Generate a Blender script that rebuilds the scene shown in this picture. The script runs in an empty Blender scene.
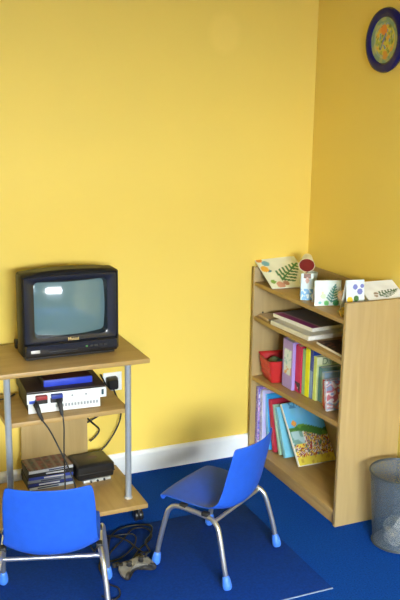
import bpy, bmesh, math, random
from mathutils import Vector, Matrix, Euler, noise as mnoise
random.seed(7)
PI = math.pi
S = bpy.context.scene
C = S.collection

# ------------------------------------------------------------------ colours and materials
def lin(c):
    return tuple((x/12.92 if x <= .04045 else ((x+.055)/1.055)**2.4) for x in c[:3])
def rgb(r, g, b): return lin((r/255, g/255, b/255))

def new_mat(name):
    m = bpy.data.materials.new(name); m.use_nodes = True
    nt = m.node_tree; b = nt.nodes['Principled BSDF']
    return m, nt, b

def mat(name, col, rough=.5, metal=0.0, spec=.5, var=.06, scale=40.0, bump=0.0, coat=0.0, bscale=None):
    """plain surface with a little procedural variation"""
    m, nt, b = new_mat(name)
    b.inputs['Roughness'].default_value = rough
    b.inputs['Metallic'].default_value = metal
    b.inputs['Specular IOR Level'].default_value = spec
    b.inputs['Coat Weight'].default_value = coat
    tc = nt.nodes.new('ShaderNodeTexCoord')
    n = nt.nodes.new('ShaderNodeTexNoise'); n.inputs['Scale'].default_value = scale; n.inputs['Detail'].default_value = 3
    nt.links.new(tc.outputs['Object'], n.inputs['Vector'])
    r = nt.nodes.new('ShaderNodeValToRGB')
    r.color_ramp.elements[0].color = (*[c*(1-var) for c in col], 1)
    r.color_ramp.elements[1].color = (*[min(1, c*(1+var)) for c in col], 1)
    r.color_ramp.elements[0].position = .3; r.color_ramp.elements[1].position = .7
    nt.links.new(n.outputs['Fac'], r.inputs['Fac'])
    nt.links.new(r.outputs['Color'], b.inputs['Base Color'])
    if bump:
        n2 = nt.nodes.new('ShaderNodeTexNoise'); n2.inputs['Scale'].default_value = bscale or scale*4
        nt.links.new(tc.outputs['Object'], n2.inputs['Vector'])
        bp = nt.nodes.new('ShaderNodeBump'); bp.inputs['Strength'].default_value = bump; bp.inputs['Distance'].default_value = .004
        nt.links.new(n2.outputs['Fac'], bp.inputs['Height']); nt.links.new(bp.outputs['Normal'], b.inputs['Normal'])
    return m

def wood(name, c0, c1, sc, rough=.45):
    m, nt, b = new_mat(name)
    b.inputs['Roughness'].default_value = rough
    tc = nt.nodes.new('ShaderNodeTexCoord'); mp = nt.nodes.new('ShaderNodeMapping')
    mp.inputs['Scale'].default_value = sc
    nt.links.new(tc.outputs['Object'], mp.inputs['Vector'])
    n = nt.nodes.new('ShaderNodeTexNoise'); n.inputs['Scale'].default_value = 1; n.inputs['Detail'].default_value = 6; n.inputs['Distortion'].default_value = .6
    nt.links.new(mp.outputs['Vector'], n.inputs['Vector'])
    r = nt.nodes.new('ShaderNodeValToRGB')
    r.color_ramp.elements[0].color = (*c0, 1); r.color_ramp.elements[1].color = (*c1, 1)
    r.color_ramp.elements[0].position = .32; r.color_ramp.elements[1].position = .68
    nt.links.new(n.outputs['Fac'], r.inputs['Fac']); nt.links.new(r.outputs['Color'], b.inputs['Base Color'])
    return m

def print_mat(name, rough=.45):
    """printed card: colours come from the mesh's own picture"""
    m, nt, b = new_mat(name)
    b.inputs['Roughness'].default_value = rough
    a = nt.nodes.new('ShaderNodeAttribute'); a.attribute_name = 'picture'
    nt.links.new(a.outputs['Color'], b.inputs['Base Color'])
    return m

# wall paint with a faint, slightly paler oval mixed into its colour
def wall_mat(name, patch=None):
    m, nt, b = new_mat(name)
    b.inputs['Roughness'].default_value = .62
    b.inputs['Specular IOR Level'].default_value = .3
    tc = nt.nodes.new('ShaderNodeTexCoord')
    n = nt.nodes.new('ShaderNodeTexNoise'); n.inputs['Scale'].default_value = 3; n.inputs['Detail'].default_value = 2
    nt.links.new(tc.outputs['Object'], n.inputs['Vector'])
    r = nt.nodes.new('ShaderNodeValToRGB')
    col = WALLCOL
    r.color_ramp.elements[0].color = (*[c*.975 for c in col], 1); r.color_ramp.elements[1].color = (*[min(1, c*1.025) for c in col], 1)
    nt.links.new(n.outputs['Fac'], r.inputs['Fac'])
    out = r.outputs['Color']
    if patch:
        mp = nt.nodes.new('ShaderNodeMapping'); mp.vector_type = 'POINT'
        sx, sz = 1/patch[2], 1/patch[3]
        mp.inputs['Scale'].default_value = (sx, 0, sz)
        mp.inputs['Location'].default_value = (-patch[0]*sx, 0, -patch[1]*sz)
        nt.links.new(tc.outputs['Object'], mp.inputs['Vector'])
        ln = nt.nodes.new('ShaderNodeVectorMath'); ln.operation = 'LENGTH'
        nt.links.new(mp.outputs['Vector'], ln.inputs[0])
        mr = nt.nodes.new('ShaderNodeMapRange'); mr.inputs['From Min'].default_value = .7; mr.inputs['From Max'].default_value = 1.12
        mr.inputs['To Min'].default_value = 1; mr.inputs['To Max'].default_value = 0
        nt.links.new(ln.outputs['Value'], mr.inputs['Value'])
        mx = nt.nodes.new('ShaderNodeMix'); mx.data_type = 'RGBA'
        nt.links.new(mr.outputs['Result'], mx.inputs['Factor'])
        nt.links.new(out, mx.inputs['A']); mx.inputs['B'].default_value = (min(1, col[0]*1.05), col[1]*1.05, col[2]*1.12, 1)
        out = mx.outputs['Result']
    nt.links.new(out, b.inputs['Base Color'])
    n2 = nt.nodes.new('ShaderNodeTexNoise'); n2.inputs['Scale'].default_value = 220
    nt.links.new(tc.outputs['Object'], n2.inputs['Vector'])
    bp = nt.nodes.new('ShaderNodeBump'); bp.inputs['Strength'].default_value = .12; bp.inputs['Distance'].default_value = .002
    nt.links.new(n2.outputs['Fac'], bp.inputs['Height']); nt.links.new(bp.outputs['Normal'], b.inputs['Normal'])
    return m

WALLCOL = (.84, .625, .125)
M = {}
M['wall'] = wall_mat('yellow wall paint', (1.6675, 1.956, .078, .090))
M['wall_plain'] = wall_mat('yellow wall paint plain')
M['ceiling'] = mat('white ceiling paint', (.8, .79, .74), .8)
M['white'] = mat('white gloss paint', (.92, .96, .97), .35, var=.02)
M['carpet'] = mat('blue carpet', (.002, .055, .32), .95, spec=.1, var=.30, scale=160, bump=.8, bscale=420)
M['mat'] = mat('dark navy mat', (.0012, .030, .20), .9, spec=.15, var=.18, scale=120, bump=.3, bscale=400)
M['mat_edge'] = mat('pale mat edging', (.22, .30, .45), .5)
M['wood_x'] = wood('beech laminate grain along x', (.36, .222, .072), (.43, .28, .10), (2.5, 34, 34))
M['wood_y'] = wood('beech laminate grain along y', (.36, .222, .072), (.43, .28, .10), (34, 2.5, 34))
M['wood_z'] = wood('beech laminate grain upright', (.385, .268, .108), (.445, .318, .135), (34, 34, 2.5))
M['edge'] = wood('beech edge strip', (.44, .31, .13), (.51, .37, .17), (20, 20, 20))
M['grey_tube'] = mat('silver grey lacquered tube', (.36, .40, .45), .35, metal=.35)
M['chrome'] = mat('dull chrome tube', (.62, .63, .62), .28, metal=.9, var=.03)
M['black'] = mat('black plastic', (.012, .012, .013), .35, var=.2)
M['black_matt'] = mat('matt black plastic', (.015, .014, .014), .6, var=.2)
M['cable'] = mat('black rubber cable', (.008, .008, .009), .45)
M['tv_shell'] = mat('charcoal tv casing', (.009, .0085, .0085), .5, spec=.3, var=.1, bump=.1, bscale=600)
M['tv_bezel'] = mat('glossy charcoal bezel', (.011, .011, .014), .26, var=.1)
M['blue'] = mat('bright blue polypropylene', (.018, .092, .54), .45, spec=.2, var=.05, bump=.05, bscale=300)
M['blue_cap'] = mat('light blue rubber foot', (.05, .19, .75), .45)
M['gold'] = mat('gold lettering', (.75, .55, .22), .35, metal=.6)
M['silver'] = mat('silver plastic', (.55, .55, .53), .35, metal=.3)
M['offwhite'] = mat('off white plastic', (.74, .78, .80), .4)
M['grille'] = mat('grey vent slots', (.30, .33, .36), .6)
M['pad_grey'] = mat('worn grey gamepad plastic', (.17, .16, .135), .4, var=.25, scale=60)
M['paper'] = mat('white paper pages', (.78, .76, .70), .8, scale=200, var=.08)
M['print'] = print_mat('printed card')
M['red'] = mat('red plastic', (.50, .022, .022), .4)
M['navy_gloss'] = mat('navy glossy plastic', (.007, .007, .10), .25, spec=.35)

def colmat(name, r, g, b, rough=.45):
    k = 'c_' + name
    if k not in M: M[k] = mat(name, rgb(r, g, b), rough)
    return M[k]

# tv glass
m, nt, b = new_mat('dark green grey picture tube glass')
b.inputs['Base Color'].default_value = (.135, .20, .205, 1); b.inputs['Roughness'].default_value = .10
b.inputs['Specular IOR Level'].default_value = .7
tc = nt.nodes.new('ShaderNodeTexCoord'); n = nt.nodes.new('ShaderNodeTexNoise'); n.inputs['Scale'].default_value = 900
nt.links.new(tc.outputs['Object'], n.inputs['Vector'])
r = nt.nodes.new('ShaderNodeValToRGB'); r.color_ramp.elements[0].color = (.11, .185, .205, 1); r.color_ramp.elements[1].color = (.13, .215, .235, 1)
nt.links.new(n.outputs['Fac'], r.inputs['Fac']); nt.links.new(r.outputs['Color'], b.inputs['Base Color'])
M['screen'] = m
# window glass
m = bpy.data.materials.new('clear window glass'); m.use_nodes = True; nt = m.node_tree; nt.nodes.clear()
o_ = nt.nodes.new('ShaderNodeOutputMaterial'); tr = nt.nodes.new('ShaderNodeBsdfTransparent'); gl = nt.nodes.new('ShaderNodeBsdfGlossy')
gl.inputs['Roughness'].default_value = .02; mx = nt.nodes.new('ShaderNodeMixShader'); mx.inputs[0].default_value = .06
nt.links.new(tr.outputs[0], mx.inputs[1]); nt.links.new(gl.outputs[0], mx.inputs[2]); nt.links.new(mx.outputs[0], o_.inputs[0])
M['glass'] = m
# wire mesh of the bin: woven holes, procedural
m = bpy.data.materials.new('woven steel mesh'); m.use_nodes = True; nt = m.node_tree
b = nt.nodes['Principled BSDF']; b.inputs['Base Color'].default_value = (.10, .14, .18, 1); b.inputs['Metallic'].default_value = .3; b.inputs['Roughness'].default_value = .4
tc = nt.nodes.new('ShaderNodeTexCoord'); vo = nt.nodes.new('ShaderNodeTexVoronoi'); vo.inputs['Scale'].default_value = 330
nt.links.new(tc.outputs['Object'], vo.inputs['Vector'])
mr = nt.nodes.new('ShaderNodeMapRange'); mr.inputs['From Min'].default_value = .3; mr.inputs['From Max'].default_value = .6; mr.inputs['To Min'].default_value = .38; mr.inputs['To Max'].default_value = .72
nt.links.new(vo.outputs['Distance'], mr.inputs['Value'])
tr = nt.nodes.new('ShaderNodeBsdfTransparent'); mx = nt.nodes.new('ShaderNodeMixShader')
nt.links.new(mr.outputs['Result'], mx.inputs[0]); nt.links.new(tr.outputs[0], mx.inputs[1]); nt.links.new(b.outputs[0], mx.inputs[2])
nt.links.new(mx.outputs[0], nt.nodes['Material Output'].inputs[0])
M['mesh'] = m
M['bin_rim'] = mat('dark grey steel rim', (.05, .065, .08), .4, metal=.2)

# ------------------------------------------------------------------ mesh helpers
def obj(name, bm, m, parent=None, smooth=True, angle=35):
    me = bpy.data.meshes.new(name)
    bmesh.ops.recalc_face_normals(bm, faces=bm.faces)
    bm.to_mesh(me); bm.free()
    for mm in (m if isinstance(m, (list, tuple)) else [m]): me.materials.append(mm)
    if smooth:
        for p in me.polygons: p.use_smooth = True
        me.set_sharp_from_angle(angle=math.radians(angle))
    o = bpy.data.objects.new(name, me); C.objects.link(o)
    if parent: o.parent = parent
    return o

def thing(name, label, cat, loc=(0, 0, 0), rotz=0, group=None, rot=None):
    o = bpy.data.objects.new(name, None); C.objects.link(o); o.empty_display_size = .05
    o.location = loc; o.rotation_euler = rot if rot else (0, 0, rotz)
    o['label'] = label; o['category'] = cat
    if group: o['group'] = group
    return o

def tag(o, label, cat, group=None):
    o['label'] = label; o['category'] = cat
    if group: o['group'] = group
    return o

def struct(name, bm, m, parent=None, smooth=False):
    o = obj(name, bm, m, parent, smooth)
    if not parent: o['kind'] = 'structure'
    return o

def box(bm, x0, x1, y0, y1, z0, z1, bev=0.0, seg=2, mi=0, mtx=None):
    x0, x1 = min(x0, x1), max(x0, x1); y0, y1 = min(y0, y1), max(y0, y1); z0, z1 = min(z0, z1), max(z0, z1)
    r = bmesh.ops.create_cube(bm, size=1)
    vs = r['verts']
    for v in vs:
        v.co = Vector(((x0+x1)/2+v.co.x*(x1-x0), (y0+y1)/2+v.co.y*(y1-y0), (z0+z1)/2+v.co.z*(z1-z0)))
    fs = set(f for v in vs for f in v.link_faces)
    if bev:
        es = list(set(e for v in vs for e in v.link_edges))
        rr = bmesh.ops.bevel(bm, geom=es, offset=bev, segments=seg, affect='EDGES', profile=.5)
        vs = list(set(vs_ for vs_ in vs if vs_.is_valid) | set(rr['verts']))
        fs = set(f for v in vs for f in v.link_faces)
    for f in fs: f.material_index = mi
    if mtx:
        for v in set(v for f in fs for v in f.verts): v.co = mtx @ v.co
    return fs

def boxo(name, dims, m, parent=None, bev=.0015, mtx=None):
    bm = bmesh.new(); box(bm, *dims, bev=bev, mtx=mtx); return obj(name, bm, m, parent)

def catmull(pts, n=8):
    P = [Vector(p) for p in pts]; out = []
    for i in range(len(P)-1):
        p0 = P[i-1] if i else P[0]*2-P[1]; p1 = P[i]; p2 = P[i+1]; p3 = P[i+2] if i+2 < len(P) else P[-1]*2-P[-2]
        for k in range(n):
            t = k/n
            out.append(.5*((2*p1)+(p2-p0)*t+(2*p0-5*p1+4*p2-p3)*t*t+(3*p1-p0-3*p2+p3)*t**3))
    out.append(P[-1]); return out

def tube(bm, pts, r, seg=10, smooth_n=0, caps=True, closed=False):
    P = catmull(pts, smooth_n) if smooth_n else [Vector(p) for p in pts]
    N = len(P); rs = r if isinstance(r, (list, tuple)) else [r]*N
    rings = []; up = None
    for i in range(N):
        if closed: t = (P[(i+1) % N]-P[i-1]).normalized()
        else: t = (P[min(i+1, N-1)]-P[max(i-1, 0)]).normalized()
        if up is None:
            up = t.cross(Vector((0, 0, 1)))
            if up.length < .1: up = t.cross(Vector((1, 0, 0)))
            up.normalize()
        else:
            up = (up-t*up.dot(t)).normalized()
        w = t.cross(up)
        rings.append([bm.verts.new(P[i]+(up*math.cos(2*PI*k/seg)+w*math.sin(2*PI*k/seg))*rs[i]) for k in range(seg)])
    rng = range(N if closed else N-1)
    for i in rng:
        a, b_ = rings[i], rings[(i+1) % N]
        for k in range(seg): bm.faces.new((a[k], a[(k+1) % seg], b_[(k+1) % seg], b_[k]))
    if caps and not closed:
        bm.faces.new(rings[0][::-1]); bm.faces.new(rings[-1])

def loft(bm, loops, cap0=True, cap1=True, mi=0):
    R = [[bm.verts.new(p) for p in L] for L in loops]; n = len(R[0])
    for a, b_ in zip(R, R[1:]):
        for k in range(n):
            f = bm.faces.new((a[k], a[(k+1) % n], b_[(k+1) % n], b_[k])); f.material_index = mi
    if cap0: bm.faces.new(R[0][::-1])
    if cap1: bm.faces.new(R[-1])
    return R

def lathe(bm, prof, seg=24, mtx=None, cap0=True, cap1=True):
    loops = [[(r*math.cos(2*PI*k/seg), r*math.sin(2*PI*k/seg), z) for k in range(seg)] for r, z in prof]
    if mtx: loops = [[mtx @ Vector(p) for p in L] for L in loops]
    loft(bm, loops, cap0, cap1)

def rrect(x0, x1, z0, z1, r, y, k=5, arch=0.0):
    """rounded rectangle loop in the xz plane at depth y; arch lifts the top middle"""
    pts = []
    for cx, cz, a0 in ((x1-r, z1-r, 0), (x0+r, z1-r, 90), (x0+r, z0+r, 180), (x1-r, z0+r, 270)):
        for i in range(k+1):
            a = math.radians(a0+90*i/k); pts.append([cx+r*math.cos(a), y, cz+r*math.sin(a)])
        if a0 == 0:
            for i in range(1, 10):
                pts.append([x1-r+(x0+r-x1+r)*i/10, y, z1])
    cx, hw = (x0+x1)/2, (x1-x0)/2
    for p in pts:
        if p[2] > (z0+z1)/2: p[2] += arch*(1-((p[0]-cx)/hw)**2)
    return pts

def picture(name, w, h, paint, parent=None, n=36, m2=None, t=.003, rot=None, loc=(0, 0, 0), curve=None, bothsides=False):
    """printed card: front face in local xz (facing -y), thickness t; its picture is stored on the mesh"""
    bm = bmesh.new(); lay = bm.verts.layers.float_color.new('picture')
    G = {}; B = {}
    nz = max(6, int(n*h/w))
    for i in range(n+1):
        for j in range(nz+1):
            u, v = i/n, j/nz; x, z = (u-.5)*w, v*h
            dy = curve(u, v) if curve else 0
            c = lin(paint(u, v))
            q = bm.verts.new((x, dy, z)); q[lay] = (*c, 1); G[i, j] = q
            q = bm.verts.new((x, dy+t, z)); q[lay] = (*(c if bothsides else (.75, .74, .70)), 1); B[i, j] = q
    for i in range(n):
        for j in range(nz):
            bm.faces.new((G[i, j], G[i+1, j], G[i+1, j+1], G[i, j+1])); bm.faces.new((B[i, j], B[i, j+1], B[i+1, j+1], B[i+1, j]))
    for i in range(n):
        bm.faces.new((G[i, 0], B[i, 0], B[i+1, 0], G[i+1, 0])); bm.faces.new((G[i, nz], G[i+1, nz], B[i+1, nz], B[i, nz]))
    for j in range(nz):
        bm.faces.new((G[0, j], G[0, j+1], B[0, j+1], B[0, j])); bm.faces.new((G[n, j], B[n, j], B[n, j+1], G[n, j+1]))
    o = obj(name, bm, m2 or M['print'], parent)
    o.location = loc
    if rot: o.rotation_euler = rot
    return o

def text_mesh(name, s, size, m, parent, loc, rot, ext=.0006, font_bold=0.0):
    cu = bpy.data.curves.new(name, 'FONT'); cu.body = s; cu.size = size; cu.extrude = ext; cu.offset = font_bold
    cu.align_x = 'CENTER'; cu.align_y = 'CENTER'
    t = bpy.data.objects.new(name+'_c', cu); C.objects.link(t)
    dg = bpy.context.evaluated_depsgraph_get(); dg.update()
    me = bpy.data.meshes.new_from_object(t.evaluated_get(dg)); me.name = name
    bpy.data.objects.remove(t); bpy.data.curves.remove(cu)
    me.materials.clear(); me.materials.append(m)
    o = bpy.data.objects.new(name, me); C.objects.link(o); o.parent = parent; o.location = loc; o.rotation_euler = rot
    return o

# ------------------------------------------------------------------ the room
XR, XL, YF, ZC = 2.1277, -1.6, -5.0, 2.55
T = .1
bm = bmesh.new(); box(bm, XL-T, XR+T, YF-T, T, -.08, 0); struct('floor', bm, M['carpet'])
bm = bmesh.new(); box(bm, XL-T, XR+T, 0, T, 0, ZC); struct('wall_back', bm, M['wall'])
bm = bmesh.new(); box(bm, XR, XR+T, YF, 0, 0, ZC); struct('wall_right', bm, M['wall_plain'])
bm = bmesh.new(); box(bm, XL-T, XL, YF, 0, 0, ZC); struct('wall_left', bm, M['wall_plain'])
bm = bmesh.new(); box(bm, XL-T, XR+T, YF-T, T, ZC, ZC+.08); struct('ceiling', bm, M['ceiling'])
WX0, WX1, WZ0, WZ1 = -.45, 1.15, .75, 1.95
bm = bmesh.new()
box(bm, XL-T, WX0, YF-T, YF, 0, ZC); box(bm, WX1, XR+T, YF-T, YF, 0, ZC)
box(bm, WX0, WX1, YF-T, YF, 0, WZ0); box(bm, WX0, WX1, YF-T, YF, WZ1, ZC)
struct('wall_front', bm, M['wall_plain'])
# window behind the camera (seen only as a reflection in the television)
win = thing('window_1', 'x', 'window', ((WX0+WX1)/2, YF-.05, WZ0)); del win['label']; del win['category']; win['kind'] = 'structure'
hw, hh = (WX1-WX0)/2, WZ1-WZ0
bm = bmesh.new()
f = .05
box(bm, -hw, -hw+f, -.03, .03, 0, hh, .004); box(bm, hw-f, hw, -.03, .03, 0, hh, .004)
box(bm, -hw+f, hw-f, -.03, .03, 0, f, .004); box(bm, -hw+f, hw-f, -.03, .03, hh-f, hh, .004)
for k in (-1, 1): box(bm, k*hw/3-.025, k*hw/3+.025, -.03, .03, f, hh-f, .004)
box(bm, -hw+f, hw-f, -.02, .02, hh*.66-.02, hh*.66+.02, .004)
obj('window_frame', bm, M['white'], win)
bm = bmesh.new(); box(bm, -hw+f, hw-f, -.004, .004, f, hh-f); obj('glass_pane', bm, M['glass'], win, smooth=False)
# baseboards
def baseboard(name, a, b_, nrm):
    a, b_, nrm = Vector(a), Vector(b_), Vector(nrm)
    bm = bmesh.new()
    prof = [(0, .0), (.014, .0), (.014, .088), (.010, .098), (.006, .104), (0, .104)]
    loft(bm, [[a+nrm*d+Vector((0, 0, z)) for d, z in prof], [b_+nrm*d+Vector((0, 0, z)) for d, z in prof]])
    struct(name, bm, M['white'])
baseboard('baseboard_back', (XL, 0, 0), (XR, 0, 0), (0, -1, 0))
baseboard('baseboard_right', (XR, YF, 0), (XR, -.014, 0), (-1, 0, 0))
baseboard('baseboard_left', (XL, YF, 0), (XL, -.014, 0), (1, 0, 0))

# floor mat under the chairs
MT = .003
mt = thing('floor_mat', 'thin dark navy floor mat with a pale front edge under the blue chairs', 'mat')
boxo('mat_sheet', (.12, 1.572, -1.185, -.49, 0, MT), M['mat'], mt, .0008)
bm = bmesh.new(); box(bm, .12, 1.572, -1.189, -1.185, 0, MT+.0006, .0005); obj('edging', bm, M['mat_edge'], mt)['label'] = 'pale front edging'

# ------------------------------------------------------------------ tv stand
SX0, SX1 = .52, 1.16
st = thing('tv_stand', 'beech laminate trolley with grey tube legs carrying the television', 'tv stand', (.84, -.25, 0))
OX, OY = -.84, .25
def sp(name, x0, x1, y0, y1, z0, z1, m, bev=.002, parent=st):
    return boxo(name, (x0+OX, x1+OX, y0+OY, y1+OY, z0, z1), m, parent, bev)
TOPZ = .685
sp('table_top', SX0, SX1, -.445, -.045, TOPZ-.020, TOPZ, M['wood_x'], .004)
sp('middle_shelf', .596, 1.084, -.405, -.062, .455, .475, M['wood_x'], .003)
sp('base_board', .545, 1.137, -.485, -.075, .066, .086, M['wood_y'], .003)
sp('back_panel', .722, 1.012, -.062, -.045, .086, TOPZ-.020, M['wood_z'], .002)
for lx in (.602, 1.080):
    bm = bmesh.new()
    lathe(bm, [(.0125, .086), (.0125, .6645)], 20, Matrix.Translation((lx+OX, -.407+OY, 0)))
    lg = obj('leg', bm, M['grey_tube'], st)
    bm = bmesh.new()
    lathe(bm, [(.0165, .0862), (.0165, .092), (.0135, .095)], 20, Matrix.Translation((lx+OX, -.407+OY, 0)))
    obj('leg_collar', bm, M['silver'], lg)
    bm = bmesh.new()
    lathe(bm, [(.0135, .655), (.0165, .658), (.0165, .6648)], 20, Matrix.Translation((lx+OX, -.407+OY, 0)))
    obj('leg_collar', bm, M['silver'], lg)
for cx in (.60, 1.108):
    for cy in (-.445, -.115):
        bm = bmesh.new()
        for s in (-1, 1):
            lathe(bm, [(.012, -.010), (.021, -.008), (.023, -.004), (.023, .004), (.021, .008), (.012, .010)], 20,
                  Matrix.Translation((cx+OX+s*.0085, cy+OY, .0232)) @ Matrix.Rotation(PI/2, 4, 'Y'))
        w_ = obj('castor', bm, M['black'], st)
        bm = bmesh.new(); box(bm, cx+OX-.006, cx+OX+.006, cy+OY-.016, cy+OY+.016, .022, .055, .003)
        lathe(bm, [(.018, .055), (.018, .066)], 16, Matrix.Translation((cx+OX, cy+OY, 0)))
        obj('castor_housing', bm, M['black_matt'], w_)

# ------------------------------------------------------------------ television
tv = thing('television', 'black boxy tube television with a grey screen on the beech stand', 'television', (.879, -.312, TOPZ))
W = .191
zb, zt = .012, .338
bm = bmesh.new()
y0 = -.012
scr = (-.146, .146, .090, .311)           # screen opening (x0,x1,z0,z1)
SR = .38                                   # bulge radius of the picture tube
scz0 = (scr[2]+scr[3])/2
def glass_y(x, z): return y0-.004+(x*x+(z-scz0)**2)/(2*SR)
inner = [[x, glass_y(x, z)-.0006, z] for x, _, z in rrect(scr[0]+.007, scr[1]-.007, scr[2]+.007, scr[3]-.007, .016, 0)]
L = [inner,
     rrect(scr[0], scr[1], scr[2], scr[3], .018, y0+.002),
     rrect(scr[0]-.004, scr[1]+.004, scr[2]-.004, scr[3]+.004, .02, y0),
     rrect(-W+.008, W-.008, zb+.058, zt-.010, .008, y0, arch=.004),
     rrect(-W+.005, W-.005, zb+.056, zt-.007, .008, y0+.003, arch=.005)]
loft(bm, L, False, False)
bez = obj('bezel', bm, M['tv_bezel'], tv)
bm = bmesh.new()
L = [rrect(-W+.005, W-.005, zb+.010, zt-.008, .008, y0+.004, arch=.005),
     rrect(-W+.002, W-.002, zb+.006, zt-.003, .008, y0+.002, arch=.008),
     rrect(-W-.004, W+.004, zb+.004, zt+.002, .010, y0+.012, arch=.012),
     rrect(-W-.004, W+.004, zb+.002, zt+.002, .012, y0+.085, arch=.012),
     rrect(-W+.004, W-.004, zb+.004, zt-.006, .014, y0+.100, arch=.010),
     rrect(-W+.045, W-.045, zb+.010, zt-.060, .03, y0+.19, arch=.006),
     rrect(-W+.085, W-.085, zb+.020, zt-.130, .03, y0+.245, arch=.003),
     rrect(-W+.095, W-.095, zb+.040, zt-.150, .03, y0+.260)]
loft(bm, L, False, True)
shell = obj('casing', bm, M['tv_shell'], tv)
# curved picture tube
bm = bmesh.new()
nx, nz = 22, 18; V = {}
sx, sz = (scr[1]-scr[0])/2+.002, (scr[3]-scr[2])/2+.002; scx, scz = 0, (scr[2]+scr[3])/2
for i in range(nx+1):
    for j in range(nz+1):
        a, c = i/nx*2-1, j/nz*2-1
        V[i, j] = bm.verts.new((scx+a*sx, glass_y(a*sx, scz+c*sz), scz+c*sz))
for i in range(nx):
    for j in range(nz): bm.faces.new((V[i, j], V[i+1, j], V[i+1, j+1], V[i, j+1]))
screen = obj('screen', bm, M['screen'], tv, angle=80)
# lower control strip
bm = bmesh.new()
L = [rrect(-W+.004, W-.004, zb+.006, zb+.054, .006, y0+.004), rrect(-W+.006, W-.006, zb+.004, zb+.056, .008, y0-.004),
     rrect(-W+.010, W-.010, zb+.012, zb+.050, .008, y0-.010)]
loft(bm, L, False, True); cp = obj('control_panel', bm, M['tv_bezel'], tv)
for k in range(4): boxo('button', (.070+k*.019, .083+k*.019, y0-.013, y0-.009, zb+.028, zb+.036), M['black_matt'], cp, .001)
bm = bmesh.new(); box(bm, .052, .060, y0-.0125, y0-.009, zb+.029, zb+.035, .001); obj('button', bm, colmat('green button', 70, 150, 60), cp)['label'] = 'small green button'
bm = bmesh.new(); box(bm, -.165, -.130, y0-.0115, y0-.0095, zb+.022, zb+.034, .0008); obj('badge', bm, M['silver'], cp)
bm = bmesh.new(); box(bm, -.09, .02, y0-.0112, y0-.0095, zb+.022, zb+.025, .0005); obj('flap_seam', bm, M['black_matt'], cp)
text_mesh('brand_lettering', 'Matsui', .0165, M['gold'], tv, (.006, y0-.0008, .0765), (PI/2, 0, 0), .0006, .0004)
bm = bmesh.new()
for sx_ in (-.15, .15):
    for yy in (.02, .20): box(bm, sx_-.03, sx_+.03, yy-.015, yy+.015, 0, zb+.022, .003)
box(bm, -W+.02, W-.02, y0+.012, y0+.09, .001, zb+.02, .004)
obj('base', bm, M['black_matt'], tv)

# ------------------------------------------------------------------ games console on the middle shelf
MZ = .475
con = thing('games_console', 'flat white fronted console box with a dark top on the middle shelf', 'games console', (.853, -.225, MZ), -.05)
boxo('lower_body', (-.150, .133, -.118, .118, .003, .046), M['black_matt'], con, .003)
boxo('upper_body', (-.156, .156, -.126, .130, .046, .086), M['black_matt'], con, .003)
boxo('front_fascia', (-.158, .158, -.131, -.126, .045, .086), M['offwhite'], con, .0015)
boxo('lower_fascia', (-.152, .135, -.1205, -.118, .003, .045), M['offwhite'], con, .0008)
boxo('lid', (-.157, .157, -.124, .129, .086, .0925), colmat('dark brown lid', 48, 36, 32), con, .003)
bm = bmesh.new()
for k in range(14): box(bm, -.045+k*.0125, -.037+k*.0125, -.1215, -.119, .020, .032, .0)
obj('vent', bm, M['grille'], con)
for sx_ in (-.13, .11):
    for sy_ in (-.10, .10):
        bm = bmesh.new(); lathe(bm, [(.009, 0), (.009, .004)], 12, Matrix.Translation((sx_, sy_, 0))); obj('foot', bm, M['black_matt'], con)
for cx, mm, lab in ((-.103, colmat('dark red card', 150, 40, 40), 'dark red card'), (-.043, colmat('deep blue card', 40, 60, 150), 'deep blue card')):
    sl = boxo('memory_card', (cx-.022, cx+.022, -.152, -.128, .066, .081), mm, con, .002); sl['label'] = lab
    boxo('port_block', (cx-.024, cx+.024, -.140, -.128, .046, .065), M['black_matt'], con, .002)
boxo('blue_logo', (-.150, -.118, -.1315, -.1295, .048, .060), colmat('blue logo', 60, 90, 200), con, .0005)
boxo('power_button', (.138, .147, -.1325, -.1295, .056, .078), colmat('dark teal button', 20, 60, 75), con, .001)
for cx in (.02, .075):
    bm = bmesh.new(); lathe(bm, [(.004, 0), (.004, .002)], 12, Matrix.Translation((cx, -.1305, .066)) @ Matrix.Rotation(PI/2, 4, 'X')); obj('button', bm, M['grille'], con)

gc = thing('dvd_case', 'dark red topped case with a bright blue spine lying on the white console', 'dvd case', (.868, -.235, MZ+.0925), -.03)
def dark_cover(u, v):
    q = mnoise.noise(Vector((u*6, v*5, 1.3)))
    return (.22+.18*max(0, q), .10+.06*q, .09+.05*q)
boxo('case_spine', (-.098, .098, -.068, -.060, 0, .0265), colmat('royal blue spine', 32, 60, 190), gc, .001)
boxo('case_body', (-.098, .098, -.060, .068, 0, .0255), M['black_matt'], gc, .001)
pc = picture('cover_sheet', .190, .122, dark_cover, gc, 24, t=.0006, rot=(-PI/2, 0, 0), loc=(0, -.0595, .0263))

# ------------------------------------------------------------------ things on the base board
BZ = .086
def case_top(u, v):
    a = mnoise.noise(Vector((u*9, v*7, 5.2))); b2 = mnoise.noise(Vector((u*14, v*9, 9.1)))
    if abs(math.sin(u*18)) > .86: return (.50, .44, .38)
    return (.42+.22*a, .30+.16*b2, .26+.14*b2)
stackc = [('black', (22, 22, 26), 'black'), ('white', (190, 196, 205), 'white'), ('blue', (28, 44, 120), 'navy blue'), ('grey', (120, 130, 140), 'grey'), ('blue2', (36, 60, 150), 'mid blue'), ('silv', (176, 186, 198), 'pale silver')]
order = [5, 2, 3, 4, 0, 1]
labs = ['lowest dvd case of the stack on the base board, pale silver spine', 'navy blue spined dvd case second from the bottom of the stack',
        'grey spined dvd case third from the bottom of the stack', 'mid blue spined dvd case lying in the upper part of the stack',
        'black spined dvd case just below the picture covered top case', 'topmost dvd case of the stack with a brown picture cover']
z = BZ
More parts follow.
